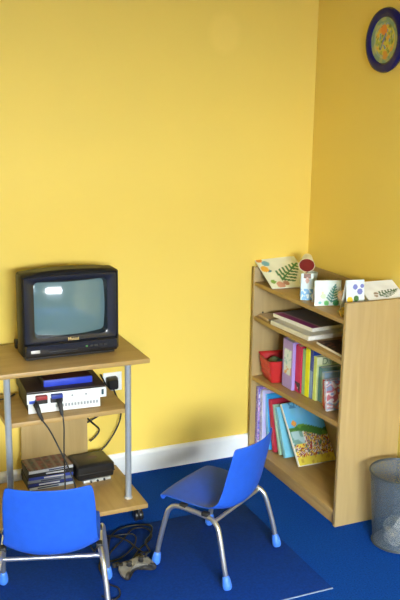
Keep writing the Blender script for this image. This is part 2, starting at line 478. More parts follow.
for i, k in enumerate(order):
    hgt = .0145
    dx = random.uniform(-.004, .004)
    r_ = thing('dvd_case', labs[i], 'dvd case', (.815+dx, -.128+random.uniform(-.004, .004), z), random.uniform(-.03, .03), 'dvd cases stacked on the base board')
    boxo('case_body', (-.096, .096, -.064, .064, 0, hgt-.0004), M['black_matt'], r_, .001)
    boxo('spine_label', (-.094, .094, -.0655, -.064, .001, hgt-.0014), colmat('case spine '+stackc[k][0], *stackc[k][1]), r_, .0)
    boxo('spine_title', (-.060+.01*i, .03+.008*i, -.0662, -.0655, .004, hgt-.0045), colmat('spine title', 205, 210, 215) if k in (0, 2, 4) else colmat('spine title dark', 50, 60, 90), r_, .0)
    if i == len(order)-1:
        picture('cover_sheet', .188, .126, case_top, r_, 30, t=.0005, rot=(-PI/2, 0, 0), loc=(0, -.0632, hgt+.0001))
    z += hgt

# silver boxed thing and the black unit on it
sv = thing('cable_adapter', 'flat silver adapter box poking out under the black unit', 'adapter', (1.005, -.15, BZ), .06)
boxo('adapter_body', (-.062, .062, -.062, .055, 0, .012), M['silver'], sv, .002)
for k in range(3):
    bm = bmesh.new(); lathe(bm, [(.005, 0), (.005, .006)], 12, Matrix.Translation((-.03+k*.03, -.062, .006)) @ Matrix.Rotation(PI/2, 4, 'X')); obj('socket', bm, M['black_matt'], sv)
bk = thing('black_unit', 'black rounded plastic unit with a small grey label beside the dvd cases', 'electronic unit', (1.000, -.142, BZ+.012), .05)
bm = bmesh.new()
L = []
for z_, i_ in ((0, .010), (.006, .002), (.028, 0), (.034, -.002), (.060, .0), (.067, .006), (.070, .012)):
    L.append([(x, y, z_) for x, _, y in rrect(-.083+i_, .083-i_, -.072+i_, .072-i_, .012, 0)])
loft(bm, L); body = obj('casing', bm, M['black'], bk)
bm = bmesh.new(); box(bm, -.0835, .0835, -.0745, -.070, .029, .033, .001); obj('seam_rail', bm, M['black_matt'], bk)
boxo('label_plate', (-.010, .030, -.005, .022, .0695, .0706), colmat('grey label', 92, 74, 74), bk, .0003)

# ------------------------------------------------------------------ wall socket, plug
so = thing('wall_socket', 'white double wall socket on the yellow wall behind the stand', 'wall socket', (1.147, 0, .452))
boxo('face_plate', (-.043, .043, -.009, 0, -.043, .043), M['white'], so, .003)
for k in (-.028, .028): boxo('switch', (k-.007, k+.007, -.012, -.008, .018, .032), M['white'], so, .001)
pl = thing('mains_plug', 'black mains plug pushed into the white wall socket', 'plug', (1.140, -.009, .455))
bm = bmesh.new()
L = [rrect(-.026, .026, -.026, .024, .008, 0), rrect(-.026, .026, -.026, .024, .008, -.016), rrect(-.020, .020, -.026, .018, .008, -.040)]
loft(bm, L); obj('plug_body', bm, M['black'], pl)
bm = bmesh.new()
tube(bm, [(0, -.028, -.02), (.006, -.035, -.045), (.022, -.037, -.085), (.035, -.032, -.13), (.02, -.03, -.2), (-.03, -.028, -.28), (-.07, -.028, -.315), (-.09, -.028, -.345)], .0036, 8, 8)
obj('cord', bm, M['cable'], pl)

# ------------------------------------------------------------------ cables
def cable(name, label, pts, r=.0034, n=8):
    bm = bmesh.new(); tube(bm, pts, r, 8, n)
    o = obj(name, bm, M['cable'], None, angle=60); return tag(o, label, 'cable')
cable('aerial_lead', 'thin black lead hanging in a curve at the left of the back panel', [(.690, -.066, .4535), (.684, -.060, .42), (.687, -.050, .375), (.71, -.044, .345), (.73, -.0422, .340), (.75, -.0418, .336)], .003)
cable('power_lead', 'black lead hanging from the middle shelf down behind the black unit', [(1.085, -.03, .50), (1.125, -.03, .40), (1.10, -.03, .33), (1.03, -.03, .29), (1.005, -.034, .285)], .0038)
cable('video_lead', 'short black lead looping out beside the back panel above the black unit', [(1.018, -.034, .31), (1.045, -.03, .28), (1.075, -.03, .245), (1.055, -.034, .215), (1.03, -.04, .20)], .0038)
cable('scart_lead', 'black lead lying along the left end of the middle shelf behind the leg', [(.60, -.10, .4785), (.63, -.13, .4785), (.66, -.12, .4785), (.695, -.085, .4785)], .003)

# ------------------------------------------------------------------ gamepad on the floor with its cord up to the console
gp = thing('gamepad', 'grey game controller lying on the blue floor between the two chairs', 'game controller', (.962, -.812, MT), .28)
PS = .90
def pad_outline():
    half = [(0, .030), (.022, .030), (.030, .036), (.050, .036), (.066, .028), (.076, .006), (.080, -.022), (.080, -.046), (.070, -.056), (.058, -.050), (.048, -.026), (.036, -.014), (.018, -.014), (0, -.012)]
    return half+[(-x, y) for x, y in half[-2:0:-1]]
ol = [(x*PS, y*PS) for x, y in pad_outline()]
bm = bmesh.new()
L = []
for z_, k in ((.004, .86), (.008, .97), (.018, 1.0), (.027, .95), (.031, .84)):
    L.append([(x*k if abs(x) < .06 else x-(1-k)*.06*(1 if x > 0 else -1), y*k+.006*(1-k), z_ + (.006 if y > 0 else -.004*(abs(x) > .05))) for x, y in ol])
loft(bm, L)
for f_ in bm.faces:
    cm = f_.calc_center_median()
    if cm.z < .014 or cm.y < -.030: f_.material_index = 1
gb = obj('body', bm, [M['pad_grey'], M['black_matt']], gp, angle=60)
md = gb.modifiers.new('Subdivision', 'SUBSURF'); md.levels = md.render_levels = 1
for sx_ in (-.026, .026):
    bm = bmesh.new(); lathe(bm, [(.0105, .028), (.0105, .034), (.006, .036), (.006, .042), (.010, .043), (.0105, .046), (.008, .048)], 16, Matrix.Translation((sx_, -.002, 0))); obj('thumb_stick', bm, M['black_matt'], gp)
for dx, dy in ((.0, .011), (.0, -.011), (.011, 0), (-.011, 0)):
    bm = bmesh.new(); lathe(bm, [(.0048, .034), (.0048, .040), (.003, .041)], 12, Matrix.Translation((.053+dx, .016+dy, 0))); obj('button', bm, M['black_matt'], gp)
bm = bmesh.new(); box(bm, -.064, -.042, .012, .020, .034, .040, .001); box(bm, -.057, -.049, .005, .027, .034, .040, .001); obj('direction_pad', bm, M['black_matt'], gp)
for sx_ in (-.052, .052): boxo('shoulder_button', (sx_-.014, sx_+.014, .038, .050, .014, .030), M['black_matt'], gp, .003)
inv = (Matrix.Translation(gp.location) @ Matrix.Rotation(.20, 4, 'Z')).inverted()
CP = con.location
zc = MT+.0036
wpts = [(.957, -.79, .018), (.975, -.755, .008), (1.035, -.69, zc), (1.12, -.62, zc), (1.13, -.55, zc), (1.08, -.53, zc), (1.00, -.60, zc), (.93, -.66, zc), (.90, -.72, zc+.004),
        (.95, -.72, zc+.006), (1.03, -.66, zc+.007), (1.06, -.58, zc+.006), (.98, -.55, zc), (.90, -.60, zc), (.87, -.64, .02), (.86, -.58, .07), (.86, -.53, .16), (.85, -.475, .26), (.81, -.428, .38), (.785, -.410, .44), (CP.x-.088, -.3975, MZ+.000), (CP.x-.102, -.392, MZ+.040), (CP.x-.103, -.378, MZ+.056), (CP.x-.103, -.366, MZ+.056)]
bm = bmesh.new(); tube(bm, [inv @ Vector(p) for p in wpts], .0030, 8, 8); obj('cord', bm, M['cable'], gp, angle=60)
bm = bmesh.new(); tube(bm, [inv @ Vector(p) for p in ((CP.x-.088, -.3975, MZ+.000), (CP.x-.100, -.394, MZ+.030), (CP.x-.103, -.386, MZ+.046), (CP.x-.103, -.366, MZ+.056))], [.0055, .0085, .010, .011], 10); obj('cord_plug', bm, M['black_matt'], gp)

p2 = thing('controller_cable', 'black controller cable hanging straight down from under the blue card', 'cable', (CP.x-.043, -.365, MZ+.056))
bm = bmesh.new()
q = p2.location
wp = [(0, 0, 0), (0, -.014, -.004), (.002, -.028, -.030), (.006, -.045, -.09), (0, -.06, -.20), (-.005, -.085, -.32), (-.01, -.12, -.43), (-.022, -.16, -.505), (-.04, -.199, -.5245), (-.105, -.238, -.5245), (-.16, -.213, -.5245), (-.21, -.138, -.5245), (-.22, -.10, -.5245)]
tube(bm, wp, .0030, 8, 8); obj('cord', bm, M['cable'], p2, angle=60)
bm = bmesh.new(); tube(bm, [(0, -.001, 0), (0, -.018, -.008), (.001, -.027, -.026), (.003, -.035, -.052)], [.011, .010, .0085, .0055], 10); obj('plug_body', bm, M['black_matt'], p2)
cable('floor_cable', 'black cable lying in a hooked loop on the floor left of the gamepad', [(.90, -.66, zc), (.87, -.70, zc), (.845, -.76, zc), (.845, -.86, zc), (.868, -.905, zc), (.855, -.955, zc), (.82, -.965, zc), (.80, -.93, zc)], .003)
cable('tangled_cable', 'black cable tangled on the blue floor just in front of the stand', [(.915, -.645, zc), (.955, -.55, zc), (1.01, -.50, zc), (1.08, -.495, zc), (1.125, -.545, zc+.012), (1.10, -.61, zc+.012), (1.06, -.66, zc+.012), (1.055, -.72, zc+.006), (1.03, -.70, zc), (1.0, -.625, zc+.013), (.965, -.575, zc+.013), (.935, -.53, zc)], .0036)
# ------------------------------------------------------------------ children's chairs
def chair_meshes():
    # shell rows: y, z (centre line), half width, edge forward, edge lift
    rows = [(.158, .250, .144, -.010, -.006), (.166, .260, .149, -.010, -.002), (.160, .268, .157, -.006, 0), (.11, .270, .160, 0, 0), (.05, .263, .160, 0, .004),
            (-.01, .252, .160, 0, .014), (-.055, .243, .160, 0, .028), (-.090, .243, .157, .010, .040), (-.117, .257, .153, .022, .044), (-.132, .288, .150, .032, .034),
            (-.144, .332, .149, .034, .016), (-.153, .388, .148, .032, .006), (-.163, .440, .146, .029, .004), (-.171, .478, .142, .029, .005), (-.175, .499, .136, .030, .005), (-.177, .506, .130, .030, .003)]
    bm = bmesh.new(); n = 12; R = []
    for y, z, hw_, ey, ez in rows:
        R.append([bm.verts.new((hw_*s, y+ey*abs(s)**2.2, z+ez*abs(s)**2.6)) for s in [k/n*2-1 for k in range(n+1)]])
    for a, b_ in zip(R, R[1:]):
        for k in range(n): bm.faces.new((a[k], a[k+1], b_[k+1], b_[k]))
    return bm
def tube_path(s):
    return [(s*.183, .152, .020), (s*.180, .138, .10), (s*.170, .115, .205), (s*.167, .104, .232), (s*.163, .085, .246), (s*.160, .055, .2485), (s*.158, 0, .2445), (s*.158, -.045, .2405), (s*.161, -.078, .236), (s*.166, -.100, .218), (s*.170, -.112, .19), (s*.180, -.138, .095), (s*.183, -.155, .020)]
def make_chair(label, loc, rz):
    t = thing('childs_chair', label, 'chair', loc, rz, 'blue plastic school chairs')
    sh = obj('seat_shell', chair_meshes(), M['blue'], t, angle=180)
    a = sh.modifiers.new('Solidify', 'SOLIDIFY'); a.thickness = .0055; a.offset = -1
    a = sh.modifiers.new('Subdivision', 'SUBSURF'); a.levels = a.render_levels = 2
    for s in (-1, 1):
        bm = bmesh.new(); tube(bm, tube_path(s), .0092, 14, 5); lg = obj('leg', bm, M['chrome'], t, angle=60)
        for i0, i1 in ((0, 1), (-1, -2)):
            P = tube_path(s); a0, a1 = Vector(P[i0]), Vector(P[i1]); d = (a1-a0).normalized()
            q = Matrix.Translation(a0) @ d.to_track_quat('Z', 'Y').to_matrix().to_4x4()
            bm = bmesh.new(); lathe(bm, [(.008, -.0165), (.0135, -.0155), (.0165, -.010), (.0172, 0), (.0150, .018), (.0125, .030), (.0095, .033)], 18, q)
            obj('foot_cap', bm, M['blue_cap'], lg)
    bm = bmesh.new(); tube(bm, [(-.161, -.080, .2285), (.161, -.080, .2285)], .0075, 12); obj('crossbar', bm, M['chrome'], t)
    for s in (-1, 1):
        for y, z_ in ((.05, .2515), (-.045, .2445)):
            boxo('seat_bracket', (s*.156-.011, s*.156+.009, y-.014, y+.014, z_-.004, z_+.012), M['black_matt'], t, .003)
    return t
ch1 = make_chair('blue plastic childs chair in the middle of the floor by the bookcase', (1.287, -.827, MT), math.radians(33))
def dup(root, loc, rz, label):
    r_ = root.copy(); C.objects.link(r_); r_.location = loc; r_.rotation_euler = (0, 0, rz); r_['label'] = label
    for c_ in list(root.children):
        d = c_.copy(); C.objects.link(d); d.parent = r_
        for g in c_.children:
            e = g.copy(); C.objects.link(e); e.parent = d
    return r_
ch2 = dup(ch1, (.634, -.921, MT), math.radians(-17), 'blue plastic childs chair seen from behind, facing the television stand')

# ------------------------------------------------------------------ bookcase
BX0, BX1, BYF, BYN, BH = 1.8217, 2.108, -.026, -.8066, .9315
bc = thing('bookcase', 'beech laminate bookcase with four shelves against the right wall', 'bookcase', (BX0, BYF, 0))
def bp_(name, x0, x1, y0, y1, z0, z1, m, bev=.0015):
    return boxo(name, (x0-BX0, x1-BX0, y0-BYF, y1-BYF, z0, z1), m, bc, bev)
PT = .018
bp_('side_panel', BX0, BX1, BYF-PT, BYF, 0, BH, M['wood_z'])
bp_('side_panel', BX0, BX1, BYN, BYN+PT, 0, BH, M['wood_z'])
bp_('back_panel', BX1-.006, BX1, BYN+PT, BYF-PT, .02, BH-.004, M['wood_z'], 0)
Y0, Y1 = BYN+PT, BYF-PT
Z1, Z2, Z4 = .8626, .7003, .0648
for z_ in (Z1, Z2, Z4): bp_('shelf', BX0+.002, BX1-.006, Y0, Y1, z_-.018, z_, M['wood_y'])
bp_('plinth', BX0+.010, BX0+.024, Y0, Y1, 0, Z4-.018, M['wood_y'])
# third shelf sits a little askew
def z3(y): return .4125 + (-.111-y)/.70*.0312
bm = bmesh.new()
def sh3(y, dz): return z3(y)+dz
c = [(BX0+.002-BX0, Y0), (BX1-.006-BX0, Y0), (BX1-.006-BX0, Y1), (BX0+.002-BX0, Y1)]
lo = [(x, y-BYF, sh3(y, -.020)) for x, y in c]; hi = [(x, y-BYF, sh3(y, 0)) for x, y in c]
loft(bm, [lo, hi]); obj('shelf', bm, M['wood_y'], bc)['label'] = 'slightly slanting shelf holding the upright books'
bm = bmesh.new(); lathe(bm, [(.004, 0), (.004, .004), (.003, .006)], 12, Matrix.Translation((.048, Y1-BYF, Z2+.014)) @ Matrix.Rotation(PI/2, 4, 'X'))
obj('shelf_peg', bm, M['black_matt'], bc)

# ------------------------------------------------------------------ books
def book(label, xf, yfar, thick, height, depth, z, cover, spine=None, lean=0.0, yaw=0.0, group='books on the bookcase shelves', paint=None, spine_paint=None, wedge=None):
    """upright book, spine facing the room (-x); local: x depth, y thickness (toward the camera is -y), z up; lean tips its top away (+y)"""
    r_ = thing('book', label, 'book', (xf, yfar, z), 0, group, rot=(-lean, 0, yaw))
    t = thick; ct = min(.002, t*.2)
    bm = bmesh.new()
    box(bm, ct, depth, -ct, 0, 0, height, .0004, 1); box(bm, ct, depth, -t, -t+ct, 0, height, .0004, 1)
    box(bm, 0, ct, -t, 0, 0, height, .0005, 1, mi=1)
    obj('cover', bm, [cover, spine or cover], r_)
    bm = bmesh.new(); box(bm, ct, depth-.003, -t+ct, -ct, .003, height-.003); obj('pages', bm, M['paper'], r_, smooth=False)
    if paint:
        picture('cover_picture', depth-ct, height-.002, paint, r_, 44, t=.0003, loc=(ct+(depth-ct)/2, -t-.0004, .001))
    if spine_paint:
        picture('spine_picture', t-.001, height-.004, spine_paint, r_, 12, t=.0003, rot=(0, 0, -PI/2), loc=(-.0004, -t/2, .002))
    return r_

def blobs(seed, cols, sc=7):
    def f(u, v):
        a = mnoise.noise(Vector((u*sc, v*sc, seed))); b2 = mnoise.noise(Vector((u*sc*1.7, v*sc*1.7, seed+7)))
        k = int((a*1.3+b2*.7+1)*.5*len(cols)*1.2-.3)
        return cols[max(0, min(len(cols)-1, k))]
    return f
def s(*c): return tuple(x/255 for x in c)

# bottom shelf: leaning picture books
purple = blobs(3.1, [s(90, 60, 150), s(150, 130, 205), s(110, 110, 200), s(200, 160, 205), s(100, 80, 170), s(215, 215, 235)], 9)
book('patterned purple picture book at the far end of the bottom shelf', 1.846, -.052, .020, .292, .22, Z4, colmat('purple cover', 128, 105, 185), colmat('violet spine', 165, 165, 215), paint=purple, spine_paint=purple)
book('slim white and lilac book next to the purple one on the bottom shelf', 1.856, -.080, .026, .283, .20, Z4, colmat('lilac cover', 186, 180, 222), colmat('white spine', 214, 220, 236), lean=.04, spine_paint=blobs(8.8, [s(120, 100, 190), s(190, 190, 225), s(225, 228, 240), s(150, 140, 205)], 6))
book('tall sky blue book leaning on the bottom shelf', 1.872, -.128, .022, .268, .22, Z4+.0, colmat('sky blue cover', 40, 140, 205), colmat('pale blue spine', 120, 190, 230), lean=.16)
book('dark red book leaning between blue books on the bottom shelf', 1.880, -.168, .024, .250, .21, Z4, colmat('dark red cover', 165, 30, 55), colmat('red spine', 195, 40, 60), lean=.24)
book('thin green and white book leaning behind the big picture book', 1.888, -.212, .016, .236, .20, Z4, colmat('sage cover', 140, 175, 150), colmat('sage spine', 175, 200, 180), lean=.34)
book('thin pale blue book leaning directly behind the big picture book', 1.892, -.254, .022, .236, .20, Z4, colmat('pale teal cover', 110, 180, 205), colmat('teal spine', 130, 195, 215), lean=.46)
def farm(u, v):
    n1 = mnoise.noise(Vector((u*7, v*7, 2.2))); n2 = mnoise.noise(Vector((u*15, v*15, 4.2))); n3 = mnoise.noise(Vector((u*4, v*4, 8)))
    if v > .60+.05*n3+.05*math.sin(u*5):
        if (u-.17)**2+((v-.66)*1.4)**2 < .0045: return s(225, 150, 60)
        if v > .90 and .15 < u < .6 and n2 > -.05: return s(70, 130, 175)
        t_ = (v-.6)/.4
        return (.42+.10*n3, .72+.04*n3, .88+.05*n1)
    if v > .48+.06*math.sin(u*4+1): return s(70, 120, 50) if n1 > -.2 else s(105, 150, 60)
    if u < .32 and v > .33: return s(120, 160, 150) if n1 > 0 else s(170, 200, 205)
    if v < .13: return s(225, 205, 70) if n2 > -.2 else s(200, 170, 60)
    pal = [s(200, 120, 40), s(235, 200, 70), s(130, 60, 40), s(225, 225, 215), s(170, 60, 60), s(240, 210, 80), s(120, 120, 150), s(90, 130, 50), s(210, 150, 120)]
    k = int((n2*1.1+n1*.8+1)*.5*len(pal))
    return pal[max(0, min(len(pal)-1, k))]
book('large picture book with a blue sky and busy farmyard cover leaning on the bottom shelf', 1.905, -.365, .014, .300, .193, Z4+.0, colmat('cream book cover', 225, 222, 205), colmat('white book spine', 235, 238, 232), lean=.68, paint=farm)

# third shelf
def lil(u, v):
    if .12 < u < .88 and .28 < v < .82:
        q = mnoise.noise(Vector((u*8, v*14, 6)))
        if v < .45 and q > .15: return s(215, 160, 90)
        return s(222, 236, 236) if q < .3 else s(150, 200, 205)
    return s(168, 146, 214)
def on3(y): return z3(y)+.0003
G3 = 'books on the bookcase shelves'
bm = None
book('thick lilac activity book with a white panel beside the red basket', 1.872, -.246, .088, .222, .205, on3(-.246-.088), colmat('lilac board', 168, 146, 214), None, spine_paint=lil, paint=lil)
book('magenta spined book with a black and white mark at its foot', 1.885, -.338, .046, .212, .19, on3(-.384), colmat('magenta cover', 205, 20, 80), None,
     spine_paint=lambda u, v: (s(240, 240, 240) if (u-.55)**2+((v-.06)*3)**2 < .012 else s(15, 15, 20)) if v < .22 and u > .9-v*5 and v < .21 else s(208, 22, 84))
book('thin pale green book between magenta and yellow spines', 1.889, -.390, .024, .205, .19, on3(-.405), colmat('pale green', 150, 205, 150))
book('bright yellow spined book on the third shelf', 1.886, -.420, .030, .216, .19, on3(-.45), colmat('bright yellow', 236, 236, 30))
book('tall deep blue book with a pale mark beside the yellow one', 1.889, -.453, .024, .226, .195, on3(-.473), colmat('deep blue', 40, 70, 160), None,
     spine_paint=lambda u, v: s(130, 165, 210) if v < .55 else (s(60, 90, 170) if v < .6 else s(38, 66, 158)))
def dino(u, v):
    return s(206, 218, 160) if v < .82 else s(222, 228, 190)
dn = book('cream green book with a dark letter D title on its cover', 1.890, -.480, .024, .194, .19, on3(-.500), colmat('cream green', 206, 220, 150), colmat('lime spine', 222, 236, 130), paint=dino)
text_mesh('cover_title', 'Dino', .040, colmat('dark green ink', 110, 140, 100), dn, (.066, -.0248, .172), (PI/2, 0, 0), .0003)
book('grey green paperback standing in front of the cream book', 1.900, -.506, .026, .152, .17, on3(-.532), colmat('grey green', 120, 150, 140), colmat('teal grey', 95, 145, 150))
book('pale blue paperback toward the near end of the third shelf', 1.895, -.540, .022, .138, .16, on3(-.562), colmat('powder blue', 160, 190, 215))
pk = [s(220, 225, 235), s(215, 150, 150), s(130, 170, 210), s(235, 225, 225), s(205, 120, 130), s(150, 165, 200)]
book('small orange pink booklet at the near end of the third shelf', 1.885, -.566, .020, .112, .15, on3(-.586), colmat('peach', 214, 170, 140), paint=blobs(2.7, pk, 6))
book('small white and red booklet leaning at the near end of the third shelf', 1.868, -.604, .014, .122, .15, on3(-.620), colmat('pale pink', 222, 214, 224), colmat('crimson spine', 200, 70, 80), lean=.12, paint=blobs(4.4, pk, 4))
book('small pale patterned booklet nearest the near side panel', 1.855, -.640, .014, .124, .16, on3(-.656), colmat('pale grey blue', 205, 212, 226), None, lean=.16, paint=blobs(6.1, pk, 3.5), spine_paint=blobs(7.1, pk, 3))

# red basket
ba = thing('red_basket', 'red plastic basket at the far end of the third shelf', 'basket', (1.945, -.150, on3(-.235)), -.16)
bm = bmesh.new()
L = []
for z_, hx, hy in ((.001, .092, .064), (.05, .100, .072), (.104, .108, .080), (.109, .113, .085), (.106, .111, .083), (.100, .105, .077), (.05, .097, .069), (.004, .089, .061)):
    L.append([(x, y, z_) for x, _, y in rrect(-hx, hx, -hy, hy, .015, 0, 4)])
loft(bm, L); obj('tub', bm, M['red'], ba)
bm = bmesh.new()
for k in range(7):
    for j in range(3):
        yy = -.051+k*.017; zz = .020+j*.026
        xx = -.0925-.0002-zz*.155
        box(bm, xx-.0035, xx+.002, yy-.006, yy+.006, zz, zz+.020, .001)
obj('rib', bm, colmat('lighter red slots', 205, 60, 50), ba)
for i, (dx, dy, dz, rr, col, nm) in enumerate(((-.045, .022, .062, .040, (96, 110, 70), 'dull green'), (-.04, -.035, .068, .036, (80, 120, 130), 'teal'), (.04, .0, .066, .045, (120, 110, 90), 'khaki'))):
    bm = bmesh.new(); bmesh.ops.create_icosphere(bm, subdivisions=3, radius=rr)
    for v in bm.verts:
        k = 1+.18*mnoise.noise(v.co*26+Vector((i*5, 0, 0))); v.co = v.co*k
    o = obj('soft_toy', bm, mat('fuzzy '+nm, rgb(*col), .9, bump=.6, bscale=300), None, angle=180)
    o.location = (1.945+dx, -.150+dy, on3(-.235)+dz); tag(o, 'crumpled %s soft bundle in the red basket' % nm, 'toy', 'bundles in the red basket')

# magazine shelf
mg = thing('folder', 'thick white bound folder lying lowest on the magazine shelf', 'folder', (1.965, -.345, Z2), .06)
bm = bmesh.new(); box(bm, -.128, .128, -.150, .150, 0, .003, .0008, 1); box(bm, -.128, .128, -.150, .150, .017, .020, .0008, 1); box(bm, -.130, -.127, -.150, .150, 0, .020, .0008, 1); obj('cover', bm, colmat('white card', 216, 214, 200), mg)
bm = bmesh.new(); box(bm, -.126, .124, -.147, .147, .003, .017); obj('pages', bm, M['paper'], mg, smooth=False)
mg = thing('magazine', 'grey covered magazine with a magenta strip on top of the white folder', 'magazine', (1.985, -.290, Z2+.020), .10)
def magcov(u, v):
    if u < .20: return s(150, 50, 120) if v < .93 else s(190, 130, 170)
    if u < .24: return s(170, 150, 160)
    return (.36+.05*mnoise.noise(Vector((u*5, v*5, 3))), .37, .38)
bm = bmesh.new(); box(bm, -.105, .105, -.148, .148, 0, .016, .001, 1); obj('pages', bm, M['paper'], mg)
picture('cover_picture', .21, .296, magcov, mg, 24, t=.0007, rot=(-PI/2, 0, 0), loc=(0, -.148, .0169))
mg = thing('magazine', 'pale beige magazine at the far end of the magazine shelf', 'magazine', (1.945, -.110, Z2), -.06)
bm = bmesh.new(); box(bm, -.105, .105, -.052, .052, 0, .010, .001, 1); obj('cover', bm, colmat('beige cover', 190, 165, 130), mg)
mg = thing('magazine', 'dark covered magazine at the near end of the magazine shelf', 'magazine', (1.955, -.655, Z2), -.05)
bm = bmesh.new(); box(bm, -.105, .12, -.10, .10, 0, .009, .001, 1); obj('pages', bm, M['paper'], mg)
picture('cover_picture', .222, .198, blobs(5.5, [s(60, 45, 45), s(40, 38, 50), s(120, 80, 60), s(30, 30, 38), s(150, 130, 120)], 5), mg, 20, t=.0007, rot=(-PI/2, 0, 0), loc=(.0075, -.099, .0099))

# ------------------------------------------------------------------ cards and crafts on the top shelf
def leaf_paint(cx, cy, L_, ang, base, green, flowers=()):
    ca, sa = math.cos(ang), math.sin(ang)
    def f(u, v):
        dx, dy = u-cx, v-cy
        a, b2 = dx*ca+dy*sa, -dx*sa+dy*ca
        if 0 < a < L_:
            if abs(b2) < .02: return green
            w = .34*L_*(1-a/L_)**.6*min(1, a/L_*4+.3)
            ph = (a-abs(b2)*.7)/L_*6.5
            if abs(b2) < w and ph-math.floor(ph) < .55: return green
        for fx, fy, fr, fc in flowers:
            if (u-fx)**2+(v-fy)**2 < fr*fr: return fc
        q = mnoise.noise(Vector((u*5, v*5, 4.4)))
        return tuple(min(1, x*(1+.05*q)) for x in base)
    return f
W_ = s(232, 238, 230)
TZ = Z1
gcards = 'painted cards on top of the bookcase'
def card(label, w, h, paint, loc, rot, fold=True, t=.0025):
    """standing folded card: a printed front leaf and a plain back leaf hinged at the top"""
    r_ = thing('painted_card', label, 'card', loc, 0, gcards, rot=rot)
    picture('front_leaf', w, h, paint, r_, 40, t=t)
    if fold:
        bm = bmesh.new(); a = .42
        box(bm, -w/2, w/2, 0, t, -h, 0, .0)
        o = obj('back_leaf', bm, colmat('plain card', 205, 208, 198), r_, smooth=False)
        o.location = (0, t, h); o.rotation_euler = (a, 0, 0)
    return r_
# big sheet lying tipped at the far end
card('large card with a green fern tipped over the far end of the top shelf', .205, .250,
     leaf_paint(.34, .24, .82, .72, s(236, 242, 228), s(40, 120, 70), ((.25, .10, .10, s(205, 150, 130)), (.40, .14, .07, s(180, 130, 110)), (.12, .2, .06, s(130, 180, 80)), (.10, .62, .10, s(235, 180, 60)), (.2, .8, .09, s(110, 180, 200)), (.08, .92, .08, s(220, 140, 50)), (.18, .55, .05, s(40, 130, 150)))),
     (1.925, -.225, TZ+.006), (-1.19, 0, -.10), fold=False, t=.004)
# small box-like thing holding it up
sbx = thing('craft_box', 'low cardboard craft box propping up the fern card', 'box', (1.96, -.082, TZ), .04)
boxo('box_body', (-.085, .085, -.025, .025, 0, .036), colmat('kraft board', 150, 140, 110), sbx, .002)
boxo('box_lid', (-.087, .087, -.027, .027, .036, .046), colmat('kraft lid', 176, 168, 140), sbx, .002)
# white cup with dark red underside
cup = thing('paper_cup', 'white paper cup tipped over with a dark red mouth above the fern card', 'cup', (1.985, -.232, TZ+.118), rot=(math.radians(112), math.radians(18), math.radians(-25)))
bm = bmesh.new(); lathe(bm, [(.022, -.035), (.036, .032), (.034, .032), (.020, -.032)], 24, None, True, True); obj('cup_wall', bm, colmat('cream cup', 226, 226, 205), cup)
bm = bmesh.new(); lathe(bm, [(.033, .028), (.0335, .0285)], 24); obj('cup_inside', bm, colmat('maroon inside', 130, 40, 34), cup)['label'] = 'dark red mouth'
spt = thing('craft_pot', 'grey green pot hidden behind the cards holding up the paper cup', 'pot', (1.99, -.272, TZ))
bm = bmesh.new(); lathe(bm, [(.020, 0), (.024, .078), (.022, .078), (.018, .004)], 20); obj('pot_wall', bm, colmat('pot grey', 170, 180, 165), spt)
# narrow figure card
card('narrow card with a pink head and blue coat figure beside the square card', .052, .112,
     lambda u, v: s(215, 170, 150) if (u-.5)**2*.5+(v-.74)**2 < .012 else (s(120, 80, 60) if v > .82 and abs(u-.5) < .3 else (s(110, 170, 215) if v < .42 and mnoise.noise(Vector((u*6, v*9, 2))) > -.1 else s(205, 222, 222))),
     (1.862, -.445, TZ), (-.10, 0, -.45))
# square card with a blue green tree
card('square white card with a blue green tree standing at the shelf front', .112, .104,
     leaf_paint(.62, .12, .74, 1.35, s(226, 240, 236), s(80, 150, 140), ((.32, .38, .10, s(205, 226, 190)), (.45, .10, .10, s(110, 200, 110)), (.80, .10, .12, s(70, 160, 100)), (.2, .12, .06, s(120, 190, 190)), (.3, .5, .05, s(235, 225, 170)))),
     (1.893, -.562, TZ), (-.10, 0, -.28))
# peach ball flower head
pb = thing('pompom', 'peach and yellow pompom at the near front corner of the top shelf', 'pompom', (1.895, -.668, TZ+.066))
bm = bmesh.new(); bmesh.ops.create_icosphere(bm, subdivisions=3, radius=.022)
for v in bm.verts: v.co *= 1+.16*mnoise.noise(v.co*90)
obj('ball', bm, mat('peach wool', rgb(205, 170, 130), .9, bump=.6), pb, angle=180)
bm = bmesh.new(); lathe(bm, [(.022, -.066), (.020, -.062), (.008, -.058), (.006, -.016)], 14); obj('stand', bm, colmat('moss green', 130, 150, 90), pb)
bm = bmesh.new(); bmesh.ops.create_icosphere(bm, subdivisions=3, radius=.019)
for v in bm.verts: v.co *= 1+.2*mnoise.noise(v.co*90+Vector((3, 0, 0)))
o = obj('pompom', bm, mat('yellow black wool', rgb(190, 150, 40), .9, var=.8, scale=60, bump=.6), None, angle=180); o.location = (1.852, -.742, TZ+.018)
tag(o, 'yellow and black pompom lying low against the near side panel', 'pompom')
# blue flower card near the side panel
card('white card with blue and violet flowers by the near side panel', .078, .135,
     lambda u, v: s(240, 200, 40) if (u-.2)**2*.4+(v-.42)**2 < .010 else (s(70, 120, 60) if (u-.55)**2*.4+(v-.46)**2 < .008 else (s(110, 120, 190) if (u-.75)**2*.35+(v-.66)**2 < .008 or (u-.5)**2*.35+(v-.8)**2 < .006 or (u-.88)**2*.35+(v-.82)**2 < .004 else s(214, 226, 232))),
     (1.905, -.745, TZ+.006), (-.12, 0, -.12))
